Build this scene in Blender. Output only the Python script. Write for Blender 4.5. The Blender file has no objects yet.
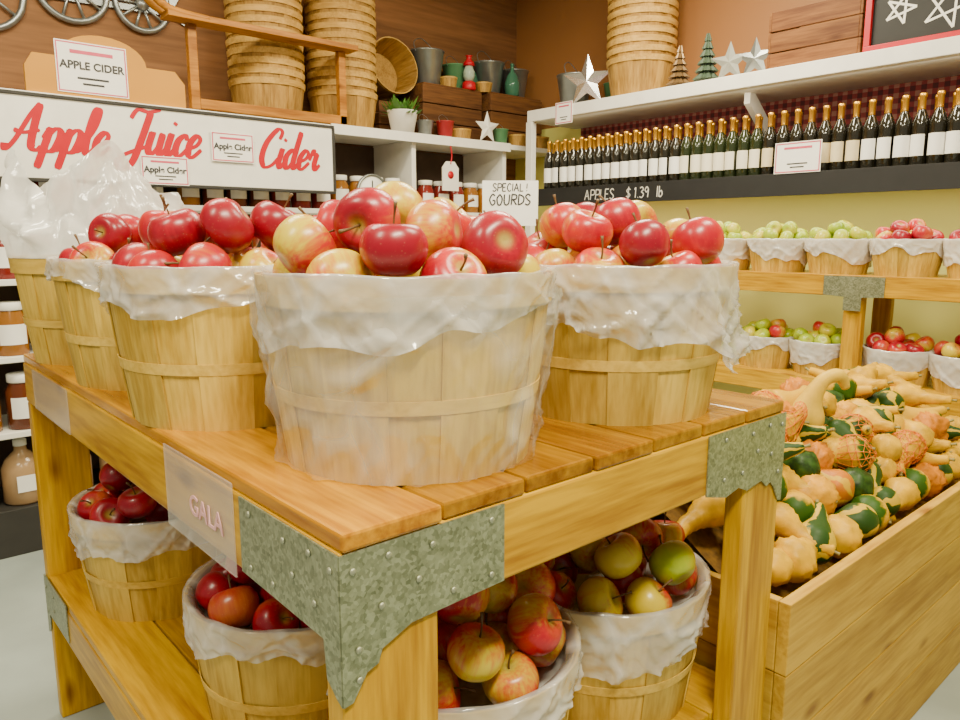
import bpy, math, random
import numpy as np
from mathutils import Vector, Matrix, Euler, noise
random.seed(7)
D=bpy.data; COL=bpy.context.scene.collection
FZ=.10   # floor level
# ------------------------------------------------------------ materials
def newmat(name):
    m=D.materials.new(name); m.use_nodes=True
    nt=m.node_tree; b=nt.nodes.get('Principled BSDF'); return m,nt,b
def N(nt,t,**k):
    n=nt.nodes.new(t)
    for a,v in k.items(): setattr(n,a,v)
    return n
def L(nt,a,b): nt.links.new(a,b)
def c4(c): return (c[0],c[1],c[2],1)
def plain(name,col,rough=.5,metal=0,var=.12,scale=12,spec=.4):
    m,nt,b=newmat(name)
    tc=N(nt,'ShaderNodeTexCoord'); nz=N(nt,'ShaderNodeTexNoise'); nz.inputs['Scale'].default_value=scale; nz.inputs['Detail'].default_value=4
    L(nt,tc.outputs['Object'],nz.inputs['Vector'])
    r=N(nt,'ShaderNodeValToRGB'); r.color_ramp.elements[0].position=.3; r.color_ramp.elements[1].position=.7
    r.color_ramp.elements[0].color=c4([x*(1-var) for x in col]); r.color_ramp.elements[1].color=c4([min(1,x*(1+var)) for x in col])
    L(nt,nz.outputs['Fac'],r.inputs['Fac']); L(nt,r.outputs['Color'],b.inputs['Base Color'])
    b.inputs['Roughness'].default_value=rough; b.inputs['Metallic'].default_value=metal
    b.inputs['Specular IOR Level'].default_value=spec
    return m
def wood(name,axis,dark,light,rough=.45,scale=1.0,knots=True,coat=0,spec=.25):
    m,nt,b=newmat(name)
    tc=N(nt,'ShaderNodeTexCoord'); oi=N(nt,'ShaderNodeObjectInfo')
    at=N(nt,'ShaderNodeAttribute'); at.attribute_name='tint'
    add=N(nt,'ShaderNodeVectorMath',operation='ADD'); L(nt,tc.outputs['Object'],add.inputs[0])
    sm=N(nt,'ShaderNodeMath',operation='ADD'); L(nt,oi.outputs['Random'],sm.inputs[0]); L(nt,at.outputs['Fac'],sm.inputs[1])
    mu=N(nt,'ShaderNodeMath',operation='MULTIPLY'); L(nt,sm.outputs[0],mu.inputs[0]); mu.inputs[1].default_value=9
    L(nt,mu.outputs[0],add.inputs[1])
    mp=N(nt,'ShaderNodeMapping'); s=[14*scale]*3; s[axis]=1.1*scale; mp.inputs['Scale'].default_value=s
    L(nt,add.outputs[0],mp.inputs['Vector'])
    n1=N(nt,'ShaderNodeTexNoise'); n1.inputs['Scale'].default_value=1; n1.inputs['Detail'].default_value=3; n1.inputs['Distortion'].default_value=.6
    L(nt,mp.outputs[0],n1.inputs['Vector'])
    n2=N(nt,'ShaderNodeTexNoise'); n2.inputs['Scale'].default_value=7; n2.inputs['Detail'].default_value=5
    L(nt,mp.outputs[0],n2.inputs['Vector'])
    mx=N(nt,'ShaderNodeMath',operation='MULTIPLY_ADD'); L(nt,n2.outputs['Fac'],mx.inputs[0]); mx.inputs[1].default_value=.45
    m3=N(nt,'ShaderNodeMath',operation='MULTIPLY'); L(nt,n1.outputs['Fac'],m3.inputs[0]); m3.inputs[1].default_value=.6
    L(nt,m3.outputs[0],mx.inputs[2])
    r=N(nt,'ShaderNodeValToRGB'); r.color_ramp.elements[0].position=.38; r.color_ramp.elements[1].position=.64
    r.color_ramp.elements[0].color=c4(dark); r.color_ramp.elements[1].color=c4(light)
    L(nt,mx.outputs[0],r.inputs['Fac'])
    col=r.outputs['Color']
    if knots:
        mk=N(nt,'ShaderNodeMapping'); s=[9*scale]*3; s[axis]=3.2*scale; mk.inputs['Scale'].default_value=s
        L(nt,add.outputs[0],mk.inputs['Vector'])
        v=N(nt,'ShaderNodeTexVoronoi'); v.inputs['Scale'].default_value=1; L(nt,mk.outputs[0],v.inputs['Vector'])
        kr=N(nt,'ShaderNodeValToRGB'); kr.color_ramp.elements[0].position=.05; kr.color_ramp.elements[0].color=(.28,.12,.04,1)
        kr.color_ramp.elements[1].position=.17; kr.color_ramp.elements[1].color=(1,1,1,1)
        L(nt,v.outputs['Distance'],kr.inputs['Fac'])
        mm=N(nt,'ShaderNodeMix',data_type='RGBA',blend_type='MULTIPLY'); mm.inputs[0].default_value=.75
        L(nt,col,mm.inputs[6]); L(nt,kr.outputs['Color'],mm.inputs[7]); col=mm.outputs[2]
    hs=N(nt,'ShaderNodeHueSaturation'); ma=N(nt,'ShaderNodeMath',operation='MULTIPLY_ADD'); L(nt,at.outputs['Fac'],ma.inputs[0]); ma.inputs[1].default_value=-.6; ma.inputs[2].default_value=1.0
    L(nt,ma.outputs[0],hs.inputs['Value']); L(nt,col,hs.inputs['Color'])
    L(nt,hs.outputs['Color'],b.inputs['Base Color']); b.inputs['Roughness'].default_value=rough
    b.inputs['Specular IOR Level'].default_value=spec
    b.inputs['Coat Weight'].default_value=coat; b.inputs['Coat Roughness'].default_value=.15
    bp=N(nt,'ShaderNodeBump'); bp.inputs['Strength'].default_value=.12; bp.inputs['Distance'].default_value=.004
    L(nt,n2.outputs['Fac'],bp.inputs['Height']); L(nt,bp.outputs['Normal'],b.inputs['Normal'])
    return m
TD=(.32,.135,0); TL=(.66,.37,0)
woodX=wood('table_wood_x',0,TD,TL,.4,coat=.06); woodY=wood('table_wood_y',1,TD,TL,.35,coat=.06); woodZ=wood('table_wood_z',2,TD,TL,.4)
topW=wood('table_top_wood',1,(.27,.09,0),(.57,.265,0),.22,coat=.2)
pineX=wood('pine_x',0,(.38,.19,.01),(.64,.39,.04),.5); pineY=wood('pine_y',1,(.38,.19,.01),(.64,.39,.04),.5)
brownX=wood('brown_x',0,(.06,.022,.008),(.17,.07,.02),.6); benchX=wood('bench_x',0,(.24,.08,.004),(.48,.20,.02),.45)
panelW=wood('wall_panel_wood',0,(.16,.07,.025),(.28,.125,.045),.6,scale=.5,knots=False)
basketM=wood('basket_wood',2,(.48,.28,.025),(.76,.52,.09),.5,scale=1.2,knots=False)
bandM=wood('basket_band',0,(.54,.33,.04),(.76,.52,.10),.5,knots=False)
oldBasketM=wood('old_basket_wood',2,(.28,.14,.025),(.52,.30,.07),.6,knots=False)
oldRimM=wood('old_rim_wood',0,(.40,.22,.04),(.62,.38,.10),.6,knots=False)
whiteP=plain('white_paint',(.78,.76,.70),.5,var=.05); paper=plain('paper',(.86,.84,.80),.6,var=.03)
blackP=plain('black_board',(.012,.012,.013),.6); redP=plain('red_paint',(.48,.0,.012),.4,var=.08); pink=plain('pink_ink',(.60,.08,.14),.5); faint=plain('faded_pink_ink',(.74,.40,.42),.5)
chalk=plain('chalk',(.62,.60,.56),.8); ink=plain('ink',(.03,.03,.035),.6); tan=plain('tan_board',(.52,.23,.01),.5,var=.08,scale=3)
darkP=plain('dark_shelf',(.03,.028,.025),.6); gold=plain('gold_foil',(.72,.38,.04),.28,.85,scale=40)
tin=plain('tin',(.30,.32,.32),.35,.8,scale=20); silver=plain('silver',(.75,.76,.78),.2,.9); greenTin=plain('green_tin',(.08,.22,.10),.4)
labelM=plain('label_cream',(.80,.74,.58),.55,var=.05); labelB=plain('label_tan',(.70,.58,.36),.55)
glassDark=plain('bottle_glass',(.014,.012,.007),.08,var=.3,spec=.8); glassGreen=plain('bottle_glass_green',(.018,.025,.008),.08,spec=.8)
stemM=plain('stem_brown',(.13,.07,.025),.6); leafM=plain('leaf',(.08,.22,.03),.5)
def galv():
    m,nt,b=newmat('galvanized_steel'); tc=N(nt,'ShaderNodeTexCoord')
    v=N(nt,'ShaderNodeTexVoronoi'); v.inputs['Scale'].default_value=210; L(nt,tc.outputs['Object'],v.inputs['Vector'])
    n=N(nt,'ShaderNodeTexNoise'); n.inputs['Scale'].default_value=26; n.inputs['Detail'].default_value=7; n.inputs['Roughness'].default_value=.65; L(nt,tc.outputs['Object'],n.inputs['Vector'])
    sp=N(nt,'ShaderNodeSeparateColor'); L(nt,v.outputs['Color'],sp.inputs[0])
    a=N(nt,'ShaderNodeMath',operation='MULTIPLY_ADD'); L(nt,sp.outputs[0],a.inputs[0]); a.inputs[1].default_value=.35
    a2=N(nt,'ShaderNodeMath',operation='MULTIPLY'); L(nt,n.outputs['Fac'],a2.inputs[0]); a2.inputs[1].default_value=.7; L(nt,a2.outputs[0],a.inputs[2])
    r=N(nt,'ShaderNodeValToRGB'); r.color_ramp.elements[0].position=.25; r.color_ramp.elements[0].color=(.13,.15,.08,1); r.color_ramp.elements[1].position=.8; r.color_ramp.elements[1].color=(.42,.45,.30,1)
    L(nt,a.outputs[0],r.inputs['Fac']); L(nt,r.outputs['Color'],b.inputs['Base Color'])
    b.inputs['Metallic'].default_value=.6; b.inputs['Roughness'].default_value=.36
    return m
galvM=galv()
def appleMat(name,base,red,lo,hi,dark,dots=.22,rw=.6,streak=.6):
    m,nt,b=newmat(name); tc=N(nt,'ShaderNodeTexCoord'); oi=N(nt,'ShaderNodeObjectInfo')
    off=N(nt,'ShaderNodeVectorMath',operation='ADD'); L(nt,tc.outputs['Object'],off.inputs[0])
    mr=N(nt,'ShaderNodeMath',operation='MULTIPLY'); L(nt,oi.outputs['Random'],mr.inputs[0]); mr.inputs[1].default_value=3; L(nt,mr.outputs[0],off.inputs[1])
    n1=N(nt,'ShaderNodeTexNoise'); n1.inputs['Scale'].default_value=20; n1.inputs['Detail'].default_value=1; L(nt,off.outputs[0],n1.inputs['Vector'])
    mp=N(nt,'ShaderNodeMapping'); mp.inputs['Scale'].default_value=(200,200,14); L(nt,off.outputs[0],mp.inputs['Vector'])
    n2=N(nt,'ShaderNodeTexNoise'); n2.inputs['Scale'].default_value=1; n2.inputs['Detail'].default_value=4; L(nt,mp.outputs[0],n2.inputs['Vector'])
    sx=N(nt,'ShaderNodeSeparateXYZ'); L(nt,tc.outputs['Object'],sx.inputs[0])
    g=N(nt,'ShaderNodeMath',operation='MULTIPLY_ADD'); L(nt,sx.outputs[0],g.inputs[0]); g.inputs[1].default_value=9; L(nt,n1.outputs['Fac'],g.inputs[2])
    g2=N(nt,'ShaderNodeMath',operation='MULTIPLY_ADD'); L(nt,n2.outputs['Fac'],g2.inputs[0]); g2.inputs[1].default_value=streak; L(nt,g.outputs[0],g2.inputs[2])
    g3=N(nt,'ShaderNodeMath',operation='MULTIPLY_ADD'); L(nt,oi.outputs['Random'],g3.inputs[0]); g3.inputs[1].default_value=rw; L(nt,g2.outputs[0],g3.inputs[2])
    g4=N(nt,'ShaderNodeMath',operation='MULTIPLY_ADD'); L(nt,g3.outputs[0],g4.inputs[0]); g4.inputs[1].default_value=.55; g4.inputs[2].default_value=-.03
    r=N(nt,'ShaderNodeValToRGB'); e=r.color_ramp.elements; e[0].position=lo; e[0].color=c4(base); e[1].position=hi; e[1].color=c4(red)
    e2=e.new(min(.99,hi+.2)); e2.color=c4(dark)
    L(nt,g4.outputs[0],r.inputs['Fac'])
    v=N(nt,'ShaderNodeTexVoronoi'); v.inputs['Scale'].default_value=190; L(nt,tc.outputs['Object'],v.inputs['Vector'])
    vr=N(nt,'ShaderNodeValToRGB'); vr.color_ramp.elements[0].position=.10; vr.color_ramp.elements[0].color=(dots,dots,dots,1); vr.color_ramp.elements[1].position=.2; vr.color_ramp.elements[1].color=(0,0,0,1)
    L(nt,v.outputs['Distance'],vr.inputs['Fac'])
    mx=N(nt,'ShaderNodeMix',data_type='RGBA'); L(nt,vr.outputs['Color'],mx.inputs[0]); L(nt,r.outputs['Color'],mx.inputs[6]); mx.inputs[7].default_value=(.85,.55,.25,1)
    d=N(nt,'ShaderNodeVectorMath',operation='LENGTH'); cm=N(nt,'ShaderNodeCombineXYZ'); L(nt,sx.outputs[0],cm.inputs[0]); L(nt,sx.outputs[1],cm.inputs[1]); L(nt,cm.outputs[0],d.inputs[0])
    dr=N(nt,'ShaderNodeValToRGB'); dr.color_ramp.elements[0].position=.004; dr.color_ramp.elements[0].color=(.8,.8,.8,1); dr.color_ramp.elements[1].position=.013; dr.color_ramp.elements[1].color=(0,0,0,1)
    L(nt,d.outputs['Value'],dr.inputs['Fac'])
    m2=N(nt,'ShaderNodeMix',data_type='RGBA'); L(nt,dr.outputs['Color'],m2.inputs[0]); L(nt,mx.outputs[2],m2.inputs[6]); m2.inputs[7].default_value=(.42,.34,.06,1)
    L(nt,m2.outputs[2],b.inputs['Base Color']); b.inputs['Roughness'].default_value=.31; b.inputs['Coat Weight'].default_value=.05; b.inputs['Coat Roughness'].default_value=.12
    return m
galaM=appleMat('apple_skin_blush',(.64,.48,.015),(.56,.022,.016),.35,.60,(.40,.002,.014),.12,.38,.65)
deepM=appleMat('apple_skin_red',(.60,.16,.02),(.44,.004,.018),.10,.42,(.27,.001,.014),.12,.4)
greenM=appleMat('apple_skin_green',(.27,.40,.0),(.40,.48,.005),.20,.6,(.52,.44,.01),.08)
def plastic(name,trans,col,transl,rough,bump,crease,sc=(16,16,11),gloss=0):
    m,nt,b=newmat(name); out=nt.nodes['Material Output']
    tc=N(nt,'ShaderNodeTexCoord')
    n=N(nt,'ShaderNodeTexNoise'); n.inputs['Scale'].default_value=7; n.inputs['Detail'].default_value=2; L(nt,tc.outputs['Object'],n.inputs['Vector'])
    ad=N(nt,'ShaderNodeVectorMath',operation='MULTIPLY_ADD'); L(nt,n.outputs['Color'],ad.inputs[0]); ad.inputs[1].default_value=(.12,.12,.12); L(nt,tc.outputs['Object'],ad.inputs[2])
    mp=N(nt,'ShaderNodeMapping'); mp.inputs['Scale'].default_value=sc; mp.inputs['Rotation'].default_value=(.5,.4,0); L(nt,ad.outputs[0],mp.inputs['Vector'])
    v=N(nt,'ShaderNodeTexVoronoi'); v.feature='DISTANCE_TO_EDGE'; v.inputs['Scale'].default_value=1; L(nt,mp.outputs[0],v.inputs['Vector'])
    v2=N(nt,'ShaderNodeTexVoronoi'); v2.feature='F1'; v2.inputs['Scale'].default_value=2.1; L(nt,mp.outputs[0],v2.inputs['Vector'])
    h=N(nt,'ShaderNodeMath',operation='MULTIPLY_ADD'); L(nt,v2.outputs['Distance'],h.inputs[0]); h.inputs[1].default_value=-.35; L(nt,v.outputs['Distance'],h.inputs[2])
    b.inputs['Base Color'].default_value=c4(col); b.inputs['Roughness'].default_value=rough; b.inputs['Specular IOR Level'].default_value=.6
    bp=N(nt,'ShaderNodeBump'); bp.inputs['Strength'].default_value=bump; bp.inputs['Distance'].default_value=.02; L(nt,h.outputs[0],bp.inputs['Height']); L(nt,bp.outputs['Normal'],b.inputs['Normal'])
    tl=N(nt,'ShaderNodeBsdfTranslucent'); tl.inputs['Color'].default_value=c4(col); tp=N(nt,'ShaderNodeBsdfTransparent')
    a=N(nt,'ShaderNodeMixShader'); a.inputs[0].default_value=transl; L(nt,b.outputs[0],a.inputs[1]); L(nt,tl.outputs[0],a.inputs[2])
    c=N(nt,'ShaderNodeMixShader')
    r=N(nt,'ShaderNodeMapRange'); r.inputs['From Min'].default_value=0; r.inputs['From Max'].default_value=.15; r.inputs['To Min'].default_value=max(0,trans-crease); r.inputs['To Max'].default_value=trans
    L(nt,v.outputs['Distance'],r.inputs['Value']); L(nt,r.outputs[0],c.inputs[0])
    L(nt,a.outputs[0],c.inputs[1]); L(nt,tp.outputs[0],c.inputs[2]); last=c
    if gloss:
        gl=N(nt,'ShaderNodeBsdfGlossy'); gl.inputs['Roughness'].default_value=rough*.8; L(nt,bp.outputs['Normal'],gl.inputs['Normal'])
        f2=N(nt,'ShaderNodeMixShader'); f2.inputs[0].default_value=gloss; L(nt,c.outputs[0],f2.inputs[1]); L(nt,gl.outputs[0],f2.inputs[2]); last=f2
    L(nt,last.outputs[0],out.inputs['Surface'])
    return m
linerM=plastic('white_liner_plastic',.66,(.92,.91,.88),.16,.14,.42,.30,(10,10,7),.08)
bagM=plastic('white_bag_plastic',.24,(.90,.89,.86),.25,.18,.3,.15,(8,8,7),.05)
filmM=plastic('clear_film_plastic',.89,(.95,.93,.87),.1,.16,.55,.20,(5,5,5),.08)
sleeveM=plastic('sleeve_plastic',.80,(.9,.87,.82),.1,.2,.03,.0,gloss=.03)
def gingham():
    m,nt,b=newmat('gingham_red'); tc=N(nt,'ShaderNodeTexCoord'); sx=N(nt,'ShaderNodeSeparateXYZ'); L(nt,tc.outputs['Object'],sx.inputs[0])
    o=[]
    for i in (1,2):
        a=N(nt,'ShaderNodeMath',operation='MULTIPLY'); L(nt,sx.outputs[i],a.inputs[0]); a.inputs[1].default_value=22
        f=N(nt,'ShaderNodeMath',operation='FRACT'); L(nt,a.outputs[0],f.inputs[0])
        g=N(nt,'ShaderNodeMath',operation='GREATER_THAN'); L(nt,f.outputs[0],g.inputs[0]); g.inputs[1].default_value=.5; o.append(g)
    s=N(nt,'ShaderNodeMath',operation='ADD'); L(nt,o[0].outputs[0],s.inputs[0]); L(nt,o[1].outputs[0],s.inputs[1])
    h=N(nt,'ShaderNodeMath',operation='MULTIPLY'); L(nt,s.outputs[0],h.inputs[0]); h.inputs[1].default_value=.5
    r=N(nt,'ShaderNodeValToRGB'); r.color_ramp.interpolation='CONSTANT'; e=r.color_ramp.elements
    e[0].color=(.26,.11,.08,1); e[1].position=.75; e[1].color=(.06,.006,.008,1); x=e.new(.3); x.color=(.19,.02,.02,1)
    L(nt,h.outputs[0],r.inputs['Fac']); L(nt,r.outputs['Color'],b.inputs['Base Color']); b.inputs['Roughness'].default_value=.8
    return m
def stripes(name,a,b_,freq):
    m,nt,b=newmat(name); tc=N(nt,'ShaderNodeTexCoord'); sx=N(nt,'ShaderNodeSeparateXYZ'); L(nt,tc.outputs['Object'],sx.inputs[0])
    at=N(nt,'ShaderNodeMath',operation='ARCTAN2'); L(nt,sx.outputs[1],at.inputs[0]); L(nt,sx.outputs[0],at.inputs[1])
    n=N(nt,'ShaderNodeTexNoise'); n.inputs['Scale'].default_value=35; L(nt,tc.outputs['Object'],n.inputs['Vector'])
    mu=N(nt,'ShaderNodeMath',operation='MULTIPLY_ADD'); L(nt,at.outputs[0],mu.inputs[0]); mu.inputs[1].default_value=freq
    n3=N(nt,'ShaderNodeMath',operation='MULTIPLY'); L(nt,n.outputs['Fac'],n3.inputs[0]); n3.inputs[1].default_value=5; L(nt,n3.outputs[0],mu.inputs[2])
    s=N(nt,'ShaderNodeMath',operation='SINE'); L(nt,mu.outputs[0],s.inputs[0])
    r=N(nt,'ShaderNodeValToRGB'); r.color_ramp.elements[0].position=.35; r.color_ramp.elements[0].color=c4(a); r.color_ramp.elements[1].position=.6; r.color_ramp.elements[1].color=c4(b_)
    L(nt,s.outputs[0],r.inputs['Fac']); L(nt,r.outputs['Color'],b.inputs['Base Color']); b.inputs['Roughness'].default_value=.45; b.inputs['Specular IOR Level'].default_value=.2
    return m
def twotone(name,low,high,z0,rough=.45):
    m,nt,b=newmat(name); tc=N(nt,'ShaderNodeTexCoord'); sx=N(nt,'ShaderNodeSeparateXYZ'); L(nt,tc.outputs['Object'],sx.inputs[0])
    n=N(nt,'ShaderNodeTexNoise'); n.inputs['Scale'].default_value=60; n.inputs['Detail'].default_value=3; L(nt,tc.outputs['Object'],n.inputs['Vector'])
    mu=N(nt,'ShaderNodeMath',operation='MULTIPLY_ADD'); L(nt,n.outputs['Fac'],mu.inputs[0]); mu.inputs[1].default_value=.03; L(nt,sx.outputs[2],mu.inputs[2])
    mr=N(nt,'ShaderNodeMapRange'); mr.inputs['From Min'].default_value=z0; mr.inputs['From Max'].default_value=z0+.01; L(nt,mu.outputs[0],mr.inputs['Value'])
    mx=N(nt,'ShaderNodeMix',data_type='RGBA'); L(nt,mr.outputs[0],mx.inputs[0]); mx.inputs[6].default_value=c4(low); mx.inputs[7].default_value=c4(high)
    L(nt,mx.outputs[2],b.inputs['Base Color']); b.inputs['Roughness'].default_value=rough; b.inputs['Specular IOR Level'].default_value=.2
    return m
# ------------------------------------------------------------ helpers
def link(o): COL.objects.link(o); return o
def meta(o,label,cat,group=None,kind=None):
    o['label']=label; o['category']=cat
    if group: o['group']=group
    if kind: o['kind']=kind
    return o
def mesh(name,v,f,mat,smooth=False,tint=None):
    me=D.meshes.new(name); me.from_pydata([tuple(x) for x in v],[],f)
    if mat: me.materials.append(mat)
    if smooth: me.polygons.foreach_set('use_smooth',[True]*len(me.polygons))
    if tint is not None:
        a=me.attributes.new('tint','FLOAT','POINT'); a.data.foreach_set('value',tint)
    me.update(); return me
def put(name,me,loc=(0,0,0),rot=(0,0,0),sc=1,parent=None):
    o=D.objects.new(name,me); link(o)
    if parent is not None: o.parent=parent
    o.location=Vector(loc); o.rotation_euler=rot
    o.scale=(sc,)*3 if not hasattr(sc,'__len__') else sc
    return o
def empty(name,loc,rot=(0,0,0),sc=1):
    o=D.objects.new(name,None); link(o); o.empty_display_size=.05; o.location=loc; o.rotation_euler=rot
    o.scale=(sc,)*3; return o
def wloc(p,parent):
    return Vector(p)-(parent.location if parent is not None else Vector((0,0,0)))
def boxes_mesh(name,bl,mat,tints=None,c=Vector((0,0,0))):
    v=[];f=[];t=[]
    for i,(a,b) in enumerate(bl):
        n=len(v)
        for z in (a[2],b[2]):
            v+= [(a[0]-c.x,a[1]-c.y,z-c.z),(b[0]-c.x,a[1]-c.y,z-c.z),(b[0]-c.x,b[1]-c.y,z-c.z),(a[0]-c.x,b[1]-c.y,z-c.z)]
        f+=[(n+3,n+2,n+1,n),(n+4,n+5,n+6,n+7),(n,n+1,n+5,n+4),(n+1,n+2,n+6,n+5),(n+2,n+3,n+7,n+6),(n+3,n,n+4,n+7)]
        t+=[tints[i%len(tints)] if tints else 0]*8
    return mesh(name,v,f,mat,tint=t)
def boxes(name,bl,mat,parent=None,bev=.003,tints=None):
    lo=[min(a[i] for a,b in bl) for i in range(3)]; hi=[max(b[i] for a,b in bl) for i in range(3)]
    c=Vector([(lo[i]+hi[i])/2 for i in range(3)])
    me=boxes_mesh(name,bl,mat,tints,c); o=put(name,me,wloc(c,parent),parent=parent)
    if bev:
        m=o.modifiers.new('bevel','BEVEL'); m.width=bev; m.segments=2; m.limit_method='ANGLE'
    return o
def box(name,a,b,mat,parent=None,bev=.003): return boxes(name,[(a,b)],mat,parent,bev)
def lathe(name,prof,mat,seg=24,smooth=True,lob=None,capb=True,capt=True):
    v=[];f=[]
    for i,(r,z) in enumerate(prof):
        for k in range(seg):
            a=2*math.pi*k/seg; rr=r*(1+(lob(a,i/(len(prof)-1)) if lob else 0)); v.append((rr*math.cos(a),rr*math.sin(a),z))
    for i in range(len(prof)-1):
        for k in range(seg):
            a=i*seg+k;b=i*seg+(k+1)%seg; f.append((a,b,b+seg,a+seg))
    if capb: f.append(tuple(range(seg-1,-1,-1)))
    if capt: f.append(tuple((len(prof)-1)*seg+k for k in range(seg)))
    return mesh(name,v,f,mat,smooth)
def catmull(P,sub):
    out=[]
    P=[Vector(p) for p in P]; n=len(P)
    for i in range(n-1):
        p0=P[max(0,i-1)];p1=P[i];p2=P[i+1];p3=P[min(n-1,i+2)]
        for k in range(sub):
            t=k/sub; out.append(.5*((2*p1)+(p2-p0)*t+(2*p0-5*p1+4*p2-p3)*t*t+(3*p1-p0-3*p2+p3)*t**3))
    out.append(P[-1]); return out
def tube(name,pts,rad,mat,seg=12,sub=4,lob=None,lump=0,lf=60):
    P=catmull([Vector((p[0],p[1],p[2])) for p in pts],sub)
    R=[c.x for c in catmull([Vector((r,0,0)) for r in rad],sub)]
    v=[];f=[]
    up=Vector((0,1,0.01)).normalized()
    for i,p in enumerate(P):
        d=(P[min(i+1,len(P)-1)]-P[max(i-1,0)]).normalized()
        s=d.cross(up).normalized(); u=s.cross(d)
        for k in range(seg):
            a=2*math.pi*k/seg; r=max(R[i],.0003)*(1+(lob(a) if lob else 0))
            w=p+s*math.cos(a)*r+u*math.sin(a)*r
            if lump:
                nn=noise.noise(w*lf); w+= (s*math.cos(a)+u*math.sin(a))*lump*max(0,nn)*min(1,R[i]/.03)
            v.append(w)
    for i in range(len(P)-1):
        for k in range(seg):
            a=i*seg+k;b=i*seg+(k+1)%seg; f.append((a,b,b+seg,a+seg))
    f.append(tuple(range(seg-1,-1,-1))); f.append(tuple((len(P)-1)*seg+k for k in range(seg)))
    return mesh(name,v,f,mat,True)
def extrude_poly(name,pts,t,mat):
    n=len(pts); v=[(p[0],0,p[1]) for p in pts]+[(p[0],t,p[1]) for p in pts]
    f=[tuple(range(n)),tuple(range(2*n-1,n-1,-1))]+[((i+1)%n,i,i+n,(i+1)%n+n) for i in range(n)]
    return mesh(name,v,f,mat)
def text(name,s,size,loc,rot,mat,parent=None,align='CENTER',bold=0,sx=1):
    cu=D.curves.new(name,'FONT'); cu.body=s; cu.size=size; cu.align_x=align; cu.align_y='CENTER'; cu.extrude=.0006; cu.offset=bold
    o=D.objects.new(name,cu); link(o)
    dg=bpy.context.evaluated_depsgraph_get(); me=D.meshes.new_from_object(o.evaluated_get(dg))
    D.objects.remove(o); me.materials.clear(); me.materials.append(mat)
    return put(name,me,wloc(loc,parent),rot,(sx,1,1),parent)
RB=(math.pi/2,0,0); RR=(math.pi/2,0,-math.pi/2)
GL={'A':([[(0,.25),(.08,0),(.35,.45),(.7,1.5),(.98,2.05)],[(.98,2.05),(.95,1.0),(1.0,.2),(1.25,.02),(1.4,.2)],[(.2,.85),(.6,.75),(1.2,.9)]],1.4),
'p':([[(0,.55),(.18,1.0),(.12,.2),(.02,-.75)],[(.13,.55),(.4,1.0),(.66,.8),(.55,.15),(.3,0),(.12,.2)],[(.5,.05),(.7,.1),(.85,.35)]],.82),
'l':([[(0,.35),(.35,1.2),(.42,1.95),(.22,1.95),(.12,1.0),(.15,.15),(.32,0),(.52,.3)]],.48),
'e':([[(0,.35),(.4,.55),(.52,.85),(.32,1.02),(.08,.65),(.1,.15),(.33,0),(.68,.38)]],.66),
'J':([[(.1,1.55),(.3,1.95),(.8,1.9),(1.3,2.05)],[(.9,1.95),(.78,.8),(.6,-.35),(.25,-.75),(-.05,-.5),(.15,-.1),(1.05,.35)]],1.05),
'u':([[(0,.5),(.12,1.0),(.08,.3),(.25,0),(.5,.35),(.6,1.0)],[(.6,1.0),(.57,.25),(.7,0),(.9,.35)]],.86),
'i':([[(0,.5),(.12,1.0),(.08,.25),(.22,0),(.42,.35)],[(.17,1.42),(.22,1.55)]],.40),
'c':([[(.5,.75),(.4,1.0),(.12,.75),(.07,.25),(.3,0),(.62,.38)]],.60),
'C':([[(.85,1.5),(.9,1.9),(.6,2.0),(.15,1.3),(.05,.5),(.3,0),(.7,.1),(1.0,.5)]],1.0),
'd':([[(.5,.75),(.35,1.0),(.06,.65),(.1,.1),(.3,.02),(.55,.5)],[(.62,2.0),(.55,1.0),(.52,.25),(.66,0),(.86,.35)]],.82),
'r':([[(0,.5),(.12,1.05),(.2,.85),(.45,.9)],[(.40,.92),(.36,.3),(.5,0),(.7,.3)]],.66)}
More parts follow.
